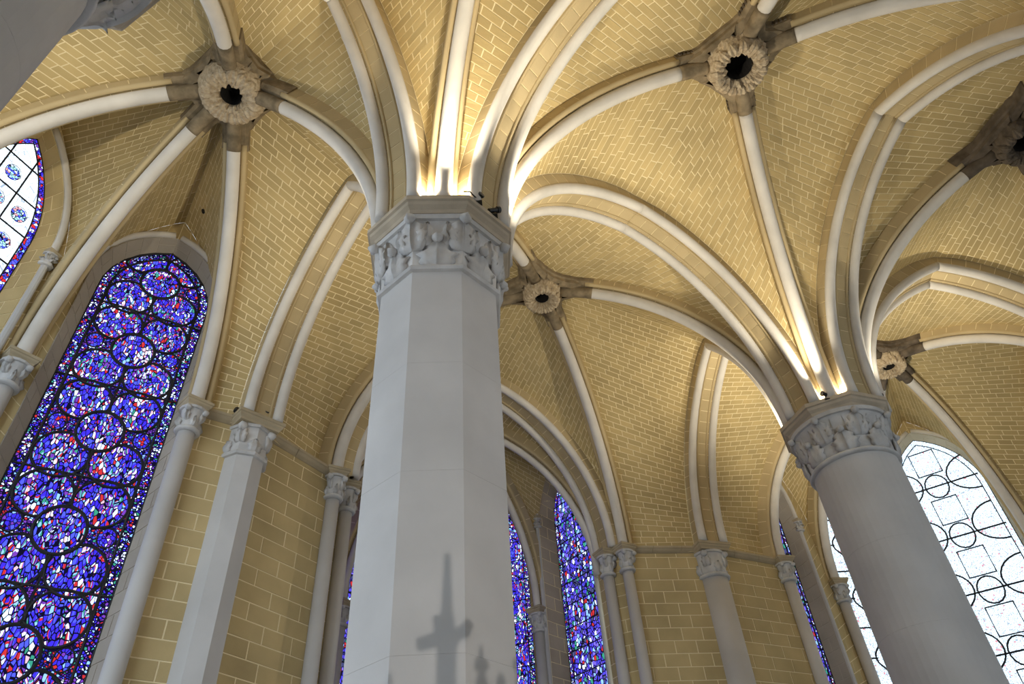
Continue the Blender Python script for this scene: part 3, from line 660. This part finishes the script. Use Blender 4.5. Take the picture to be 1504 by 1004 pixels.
    def border(s, mat, w=.115, seg=.62, bar=.013, name='border_pane', mat2=None):
        for sd in (-1, 1):
            o = outline(s.hw, s.zs, s.za, s.hb, 24); i_ = outline(s.hw - w, s.zs, s.za - w * 1.25, s.hb, 24)
            l = np.r_[0, np.cumsum(np.hypot(*np.diff(o, axis=0).T))]; m = max(2, round(l[-1] / seg))
            for k in range(m):
                q = np.linspace(k / m, (k + 1) / m, 7) * l[-1]
                a = np.c_[np.interp(q, l, o[:, 0]), np.interp(q, l, o[:, 1])]; b = np.c_[np.interp(q, l, i_[:, 0]), np.interp(q, l, i_[:, 1])]
                V = [s.loc(sd * x, h) for x, h in a] + [s.loc(sd * x, h) for x, h in b]
                mk(name, V, [(j, j + 1, 8 + j, 7 + j) for j in range(6)], (mat2 if mat2 and k % 2 else mat), s.e, local=True)
            mk('border_bar', *tube([s.loc(sd * x, h, -.012) for x, h in i_], bar, 5), M_IRON, s.e, local=True)
            mk('edge_bar', *tube([s.loc(sd * x, h, -.012) for x, h in o], bar * .8, 5), M_IRON, s.e, local=True)
    def bar(s, u0, h0, u1, h1, r=.012, name='saddle_bar'):
        mk(name, *tube([s.loc(u0, h0, -.014), s.loc(u1, h1, -.014)], r, 5), M_IRON, s.e, local=True)
    def curve(s, pts, r=.012, name='lead_line', closed=False):
        mk(name, *tube([s.loc(*p, -.014) for p in pts], r, 5, closed), M_IRON, s.e, local=True)
    def rows(s, hs, mat, name='pane', inner=0., cols=(-1, 1)):
        for h0, h1 in zip(hs[:-1], hs[1:]):
            q = np.linspace(h0, h1, 6)
            for c0, c1 in zip(cols[:-1], cols[1:]):
                wl = lambda h: max(s.wid(min(h, s.za)) - inner, .0)
                ev = lambda c, h: max(-wl(h), min(wl(h), c * (s.hw - inner)))
                V = [s.loc(ev(c0, h), h) for h in q] + [s.loc(ev(c1, h), h) for h in q]
                mk(name, V, [(j, j + 1, 7 + j, 6 + j) for j in range(5)], mat, s.e, local=True)
HB = 1.2
# --- blue medallion window
w = Win(S1, S0, .30, .90, .70, 7.45, 8.42, HB, 'tall pointed blue stained glass window of ringed medallions beside the pilaster', 'shadowed window wall around the tall blue medallion window', B_O1, .13, frA=r1['S1'], frB=r1['S0'], K=K1, wallname='wall_west')
cl = .575
for k in range(-1, 6):
    h = 7.77 - 1.28 * k
    if h < HB - .3: continue
    cc = (0., h, .262, .282)
    if h < 8.2: w.disc(0, h, .252, .272, G_FIG, bar=.019)
    for sd in (-1, 1):
        av = [cc]
        if h < 8.2 or 1:
            for hh, off in ((h + .38, 1), (h - .40, -1)):
                if HB < hh < 8.25: w.disc(sd * .285, hh, .285, .285, G_FIG, 'lobe_medallion', cl, av, .017)
            if h < 8.2 and h > HB: w.disc(sd * .455, h, .095, .115, G_BLUE, 'small_roundel', cl, None, .010)
        hm = h - .64
        if HB < hm < 7.6: w.disc(sd * .62, hm, .25, .27, G_FIG, 'half_medallion', cl, [(sd * .285, h - .40, .285, .285), (sd * .285, hm + .64 - 1.28 + .38, .285, .285)], .017)
    if HB < h - .64: w.bar(-.70, h - .62, .70, h - .62, .014); w.bar(0, h - .27, 0, h - 1.0, .013, 'stanchion_bar')
w.ground(G_MOS, inner=.12)
w.border(G_BORD, .12, .64, .016)
# --- pale lattice window with coloured roundels
w = Win(S0, SM, .26, 1.05, .61, 7.35, 8.98, HB, 'pale lattice window with coloured roundels and a red and blue border', 'yellowish window wall around the pale lattice window', B_O1, .16, frA=r1['S0'], frB=r1['SM'], K=K1, reveal=M_BLOCK, rbed=M_JOINT, shafts=(-1,), wallname='wall_west', bound=.3)
for k in range(14):
    h = 8.20 - .51 * k
    for u in (-.32, 0, .32):
        if HB < h and abs(u) < w.wid(h) - .17: w.disc(u, h, .10, .125, G_ROUND, 'coloured_roundel', bar=.004, n=16)
    hb_ = h + .255; wd_ = w.wid(hb_) - .09
    if hb_ > HB: w.bar(-wd_, hb_, wd_, hb_, .012, 'saddle_bar')
for u in (-.16, .16): w.bar(u, HB, u, 8.72, .012, 'stanchion_bar')
w.ground(G_WHITE, inner=.09, st=.03)
w.border(G_REDB, .09, .18, .010, mat2=G_BLUE)
# --- narrow strip seen beside the shaft
w = Win(Z1, Z0, .34, .62, .40, 6.9, 7.9, HB, 'narrow dark blue window seen edge-on beside the wall shaft', 'shadowed splayed wall around the edge-on blue window', B_O3, .14, frA=r3['Z1'], frB=r3['Z0'], K=K3, shafts=(1,), wallname='wall_east')
w.rows(np.arange(HB, 7.9, .45), G_VIO, inner=.1); w.border(G_BORD, .1)
for h in np.arange(HB, 7.6, .45): w.bar(-.4, h, .4, h)
# --- grisaille with ovals
w = Win(Z0, ZP, .20, .86, .74, 7.0, 8.45, HB, 'bright grisaille window with a chain of lead ovals, half behind the round column', 'wall between the oval grisaille window and the vault', B_O3, .12, frA=r3['Z0'], frB=r3['ZP'], K=K3, wallname='wall_east')
w.rows(list(np.arange(HB, 8.3, .565)) + [8.44], G_CLEAR, cols=(-1, -.32, .32, 1))
for k in range(7):
    h = 7.68 - 1.13 * k
    for u in (-.30, .30):
        t = np.arange(24) * 2 * math.pi / 24
        w.curve([(u + .235 * math.cos(a) * (1 + .10 * math.cos(4 * a)), h + .30 * math.sin(a) * (1 + .10 * math.cos(4 * a))) for a in t], .017, 'lead_oval', True)
        w.bar(u, h - .31, u, h - .82, .016, 'lead_line')
    if h < 7.6: w.bar(-.74, h + .56, .74, h + .56, .017)
    if h < 7.3: w.bar(-.74, h, -.53, h, .017); w.bar(.53, h, .74, h, .017)
w.border(G_CLEAR, .06, .6, .010)
# --- grisaille with squares
w = Win(ZP, ZM, .22, 1.05, .86, 7.2, 8.62, HB, 'bright grisaille window with lead squares and lobes right of the round column', 'wall around the square grisaille window', B_O3, .13, frA=r3['ZP'], frB=r3['ZM'], K=K3, wallname='wall_east', bound=.34, reveal=M_REVP, rbed=M_REVP)
w.rows(list(np.arange(HB, 8.4, .56)) + [8.6], G_CLEAR, cols=(-1, -.3, .3, 1), inner=.10)
w.border(G_CLEAR, .10, .56, .011)
for k in range(7):
    h = 8.02 - 1.12 * k
    w.curve([(-.24, h - .27), (.24, h - .27), (.24, h + .27), (-.24, h + .27)], .018, 'lead_square', True)
    for sd in (-1, 1):
        th = np.linspace(math.pi * .5, math.pi * 1.5, 14)
        w.curve([(sd * (.76 + .50 * math.cos(a)), h - .45 + .40 * math.sin(a)) for a in th], .018, 'lead_lobe')
    th = np.linspace(0, 2 * math.pi, 18)[:-1]
    w.curve([(.22 * math.cos(a), h - .56 + .26 * math.sin(a)) for a in th], .017, 'lead_circle', True)
    w.bar(-.8, h - .56, .8, h - .56, .018)
# --- the deep chapel's six lights
cw = ('farthest hidden light', 'violet light seen as a sliver beside the octagonal column', 'hidden light', 'second hidden light', 'multicoloured light beside the octagonal column', 'tall violet light beside the paired white shafts')
for i in range(6):
    A, B = DP[i], DP[i + 1]; L = np.linalg.norm(B - A)
    w = Win(A, B, .42, L / 2 if i < 5 else .84, .41 if i < 5 else .56, 7.3 if i == 5 else 7.0, 8.2 if i == 5 else 7.85, HB, 'deep chapel window, ' + cw[i], 'chapel wall around the ' + cw[i], B_CH, .12, z0=5.4, frA=r7[i], frB=r7[i + 1], K=K7, reveal=M_PURL, rbed=M_JOINT, shafts=(1, -1) if i in (5,) else (), wallname='wall_chapel', bound=.25)
    m = (G_VIO, G_BLUE, G_VIO, G_VIO, G_FIG, G_VIO)[i]
    w.rows(list(np.arange(HB, 7.5, .42)) + [7.74], m, inner=.10, cols=(-1, 0, 1))
    w.border(G_BORD, .10, .42, .010)
    for h in np.arange(HB, 7.6, .42): w.bar(-w.hw, h, w.hw, h, .010)
    w.bar(0, HB, 0, 7.6, .009, 'stanchion_bar')
    if i in (4, 5):
        for h in np.arange(HB + .63, 7.0, .84):
            w.curve([(.27 * math.cos(a), h + .36 * math.sin(a)) for a in np.arange(20) * .314], .008, 'lead_ring', True)
# ================================================================== plain walls and string course
def wall(A, B, h0, h1, label, name, inside, course=.205, length=.44, limit=300):
    t = empty(name, (*((A + B) / 2), 0), label, kind='structure'); bk = Bricks()
    n = 12
    bk.surface([V3(A, h) for h in np.linspace(h0, h1, n)], [V3(B, h) for h in np.linspace(h0, h1, n)], inside, course, length, .014, 0., .005)
    bk.build(t, M_BLOCK, limit); return t
w1, w2 = R1 + outw(R1) * .15, R2 + outw(R2) * .15
wS1 = S1 + outw(S1) * .08; wT1 = T1 + outw(T1) * .06 - unit(T2 - T1) * .0; wT2 = T2 + outw(T2) * .06; wZ1 = Z1 + outw(Z1) * .08
for A, B, lb, nm in ((wS1, w1, 'ochre ashlar wall between the blue window and the octagonal pilaster', 'wall_west'), (w1, wT1, 'ochre ashlar wall between the octagonal pilaster and the octagonal column', 'wall_north'),
                     (wT2, w2, 'ochre ashlar wall between the paired white shafts and the round engaged column', 'wall_north'), (w2, wZ1, 'ochre ashlar wall between the round engaged column and the narrow window', 'wall_east')):
    wall(A, B, -EYE, Z0H + .03, lb, nm, V3((A + B) / 2 - outw(A) * 3, 3))
wall(DP[6], U2 + AXC * .1, -EYE, 5.5, 'chapel side wall behind the paired white shafts', 'wall_chapel', V3(CH(18, 0), 3)); wall(DP[0], U1 + AXC * .1, -EYE, 5.5, 'chapel side wall behind the octagonal column', 'wall_chapel', V3(CH(18, 0), 3))
wall(T1 + outw(T1) * .08, U1 + AXC * .1, -EYE, Z0H, 'jamb of the chapel mouth behind the octagonal column', 'wall_chapel', V3(CH(17.3, 0), 3)); wall(T2 + outw(T2) * .08, U2 + AXC * .1, -EYE, Z0H, 'jamb of the chapel mouth with the paired white shafts', 'wall_chapel', V3(CH(17.3, 0), 3))
def string(A, B, i, label, nrm, h=Z0H):
    t = empty('trim_%d' % i, (*((A + B) / 2), EYE + h), label, kind='structure')
    f = lambda p: np.array([[*(p - nrm * a), EYE + h + b] for a, b in ((-.05, 0.), (.10, 0.), (.10, -.035), (.085, -.045), (.06, -.075), (.02, -.10), (-.05, -.11))])
    m = max(1, round(np.linalg.norm(B - A) / .6))
    for k in range(m):
        a = A + (B - A) * (k / m); b = A + (B - A) * ((k + 1) / m - .004)
        mk('string_stone', *loft([f(a), f(b)]), M_STRING, t)
for i, (A, B, lb) in enumerate(((wS1, w1, 'moulded string course from the blue window shaft to the octagonal pilaster'), (w1, wT1, 'moulded string course from the octagonal pilaster to the octagonal column'), (wT2, w2, 'moulded string course from the paired shafts to the round engaged column'), (w2, wZ1, 'moulded string course from the round engaged column to the narrow window'))):
    string(A, B, i + 1, lb, outw((A + B) / 2))
def hole_plugs(bk, t, pix):
    for px in pix:
        cs = np.array([V[:4].mean(0) for V, _ in bk.q]); p, z = project(cs); j = int(np.argmin(((p - np.array(px)) ** 2).sum(1) + (z < 0) * 1e9)); V = bk.q[j][0]
        n = np.cross(V[2] - V[0], V[3] - V[1]); n /= np.linalg.norm(n); n *= 1 if n[2] < 0 else -1
        mk('hole_shade_plug', *tube([cs[j] - n * .03, cs[j] + n * .006], .038, 10), M_DARK, t)  # black plug, slightly proud, stands in for the shade of a hole
# ================================================================== vault bays into the scene
for bk, K, lb, lim in ((B_O1, K1, 'ochre brick-coursed vault over the blue window bay', 300), (B_O2, K2, 'ochre brick-coursed vault over the deep chapel bay', 300), (B_O3, K3, 'ochre brick-coursed vault over the grisaille window bay', 300),
                       (B_I1, K6, 'ochre brick-coursed vault overhead, left of the lit springing', 300), (B_I2, K4, 'ochre brick-coursed vault around the studded keystone', 300), (B_I3, K5, 'ochre brick-coursed vault around the dark keystone', 300), (B_CH, K7, 'shadowed vault of the deep chapel', 300)):
    t = empty('ceiling', (*K, EYE + 9), lb, kind='structure'); bk.build(t, M_BRICK, lim)
    if bk is B_O1: hole_plugs(bk, t, ((130, 172), (297, 305)))
# ================================================================== columns and wall shafts
column(P1, .574, 8, math.radians(-153), 'tall octagonal pale grey column with leafy capital in the middle', 4.87, R=.775, leaves=8)
column(P2, .545, 40, 0., 'round grey column with leafy capital before the grisaille windows', 4.95, R=.775, aba0=math.radians(178.3), leaves=8)
column(A2(-2.92, 1.44), .50, 40, 0., 'near dark column filling the upper corner beside the pale lattice window', 4.87, R=.87, aba0=math.radians(84), leaves=8, knobs=False)
def pil(R, oct_, label):
    o = outw(R); c = R + o * .19
    t = shaft(c, .25 if oct_ else .235, Z0H, label, -o, 'pilaster' if oct_ else 'engaged_column', 28, .42, .315, 0., True, None if not oct_ else math.atan2(-o[1], -o[0]), noct=8 if oct_ else None, cat='pilaster' if oct_ else 'engaged column', th=.13)
pil(R1, True, 'pale octagonal wall pilaster with a square leafy capital beside the blue window')
pil(R2, False, 'round engaged wall column with square leafy capital left of the narrow window')
for p, lb in ((S1, 'wall shaft with capital between the blue window and the octagonal pilaster'), (S0, 'wall shaft with worn capital between the blue and the pale lattice window'), (SM, 'wall shaft beyond the pale lattice window'),
              (Z1, 'wall shaft with small capital beside the edge-on blue window'), (Z0, 'wall shaft with small capital at the oval grisaille window'), (ZP, 'wall shaft between the two grisaille windows'), (ZM, 'wall shaft beyond the square grisaille window')):
    shaft(p, .105, Z0H, lb, -outw(p), R=.17)
for p, lb in ((T1, 'outer shaft of the pair left of the octagonal column'), (U1, 'inner shaft of the pair left of the octagonal column'), (T2, 'outer white shaft of the pair beside the violet chapel window'), (U2, 'inner white shaft of the pair, under the chapel arch')):
    shaft(p, .095, Z0H, lb, -AXC, R=.165, capH=.32)
for i, p in enumerate(DP):
    if 0 < i < 6: shaft(p, .095, 5.4, 'chapel wall shaft with low capital, ' + ('at the hidden end', 'left of the octagonal column', 'beside the violet sliver', 'in the hidden middle', 'hidden beside the multicoloured light', 'between the multicoloured and the violet light', 'behind the paired white shafts')[i], unit(CH(18.6, 0) - p), R=.17)
# ================================================================== lamps and cables
def floodlight(p, ang, tilt, label, L=.13, r=.032):
    t = empty('floodlight', p, label, 'lamp', group='small black floodlights'); u = np.array([math.cos(ang) * math.cos(tilt), math.sin(ang) * math.cos(tilt), math.sin(tilt)]); p = np.array(p)
    mk('lamp_body', *tube([p - u * L * .5, p + u * L * .25], r * .85, 12), M_LAMP, t); mk('lamp_head', *tube([p + u * L * .25, p + u * L * .5], r * 1.1, 12), M_LAMP, t)
    mk('bracket', *tube([p, p - np.array([0, 0, .09])], .009, 6), M_LAMP, t); mk('bracket_foot', *box(p[0], p[1], p[2] - .09, .06, .06, .012), M_LAMP, t)
zt = EYE + Z0H + .09
floodlight((-.08, 4.37, zt), math.radians(20), .5, 'small black floodlight sticking out over the octagonal column abacus')
floodlight((-.22, 4.20, zt), math.radians(-40), .2, 'small black floodlight with cable on the octagonal column abacus', .09)
floodlight((4.95, 7.95, zt), math.radians(30), .3, 'small black floodlight on the round column abacus')
floodlight((4.16, 7.80, zt - .03), math.radians(200), .2, 'flat black lamp at the glowing springing of the round column', .10)
floodlight((*(R1 - outw(R1) * .0 + np.array([-.28, -.12])), zt), math.radians(100), .9, 'small black lamp at the corner of the octagonal pilaster capital', .09)
floodlight((*(R1 - outw(R1) * .02 + np.array([.05, .02])), zt), math.radians(-45), .9, 'small black lamp between the rolls on the octagonal pilaster capital', .08)
floodlight((*(R2 - outw(R2) * .02), zt), math.radians(-70), .9, 'small black lamp on the round engaged column capital', .08)
floodlight((*(Z1 - outw(Z1) * .05 + np.array([.12, .05])), zt - .02), math.radians(-70), .9, 'small black lamp on the wall shaft beside the narrow window', .07)
cb = tube([(-.36, 4.07, zt - .07), (-.30, 4.09, zt - .05), (-.26, 4.13, zt - .075), (-.22, 4.19, zt - .06)], .008, 6); tag(mk('lamp_cable', *cb, M_LAMP), 'thin black cable looping over the octagonal column abacus', 'cable')

# carved cresting on the choir screen, behind the camera; its shadow falls on the octagonal column
def cresting():
    l = np.array([1.50, -1.35]); d = unit(np.array([-.62, 4.3]) - l); v = np.array([d[1], -d[0]]); c = l + d * 1.05; zb = 1.48
    t = empty('screen_cresting', (*c, 0), 'pierced stone cresting with a spire and small crosses on a low screen', 'screen')
    def slab(name, pts, th=.03, off=(0, 0)):
        f = lambda w: [[*(c + v * x + d * w), z] for x, z in pts]
        n = len(pts); mk(name, np.array(f(-th / 2) + f(th / 2)), [tuple(range(n)), tuple(range(2 * n - 1, n - 1, -1))] + [(i, n + i, n + (i + 1) % n, (i + 1) % n) for i in range(n)], M_SHAFT, t)
    slab('low_screen', [(-.25, 0), (.45, 0), (.45, zb), (-.25, zb)], .08)
    px = lambda pts, x0: [(.0157 + x0 * .00103 + x * .00080, 1.644 - y * .00074) for x, y in pts]
    slab('spire', px([(-14, 225), (14, 225), (20, 198), (12, 190), (12, 140), (16, 128), (30, 122), (36, 108), (28, 98), (12, 116), (8, 95), (6, 50), (4, 2), (-4, 2), (-6, 50), (-8, 95), (-18, 100), (-16, 122), (-38, 132), (-35, 146), (-12, 138), (-12, 190), (-20, 198)], 0), .01)
    cr = [(-18, 225), (18, 225), (14, 200), (4, 170), (11, 164), (10, 154), (4, 156), (2, 135), (-2, 135), (-4, 156), (-10, 154), (-11, 164), (-4, 170), (-14, 200)]
    for x0, dy in ((37, 0), (84, -4), (-52, 42), (128, 0)): slab('cross_finial', px([(x, y + dy) for x, y in cr], x0), .01)
    slab('block_finial', px([(-8, 134), (8, 134), (8, 112), (-8, 112)], 88), .01)
    for x0 in (60, 106): slab('pinnacle', px([(-14, 225), (14, 225), (5, 172), (-5, 172)], x0), .01)
cresting()
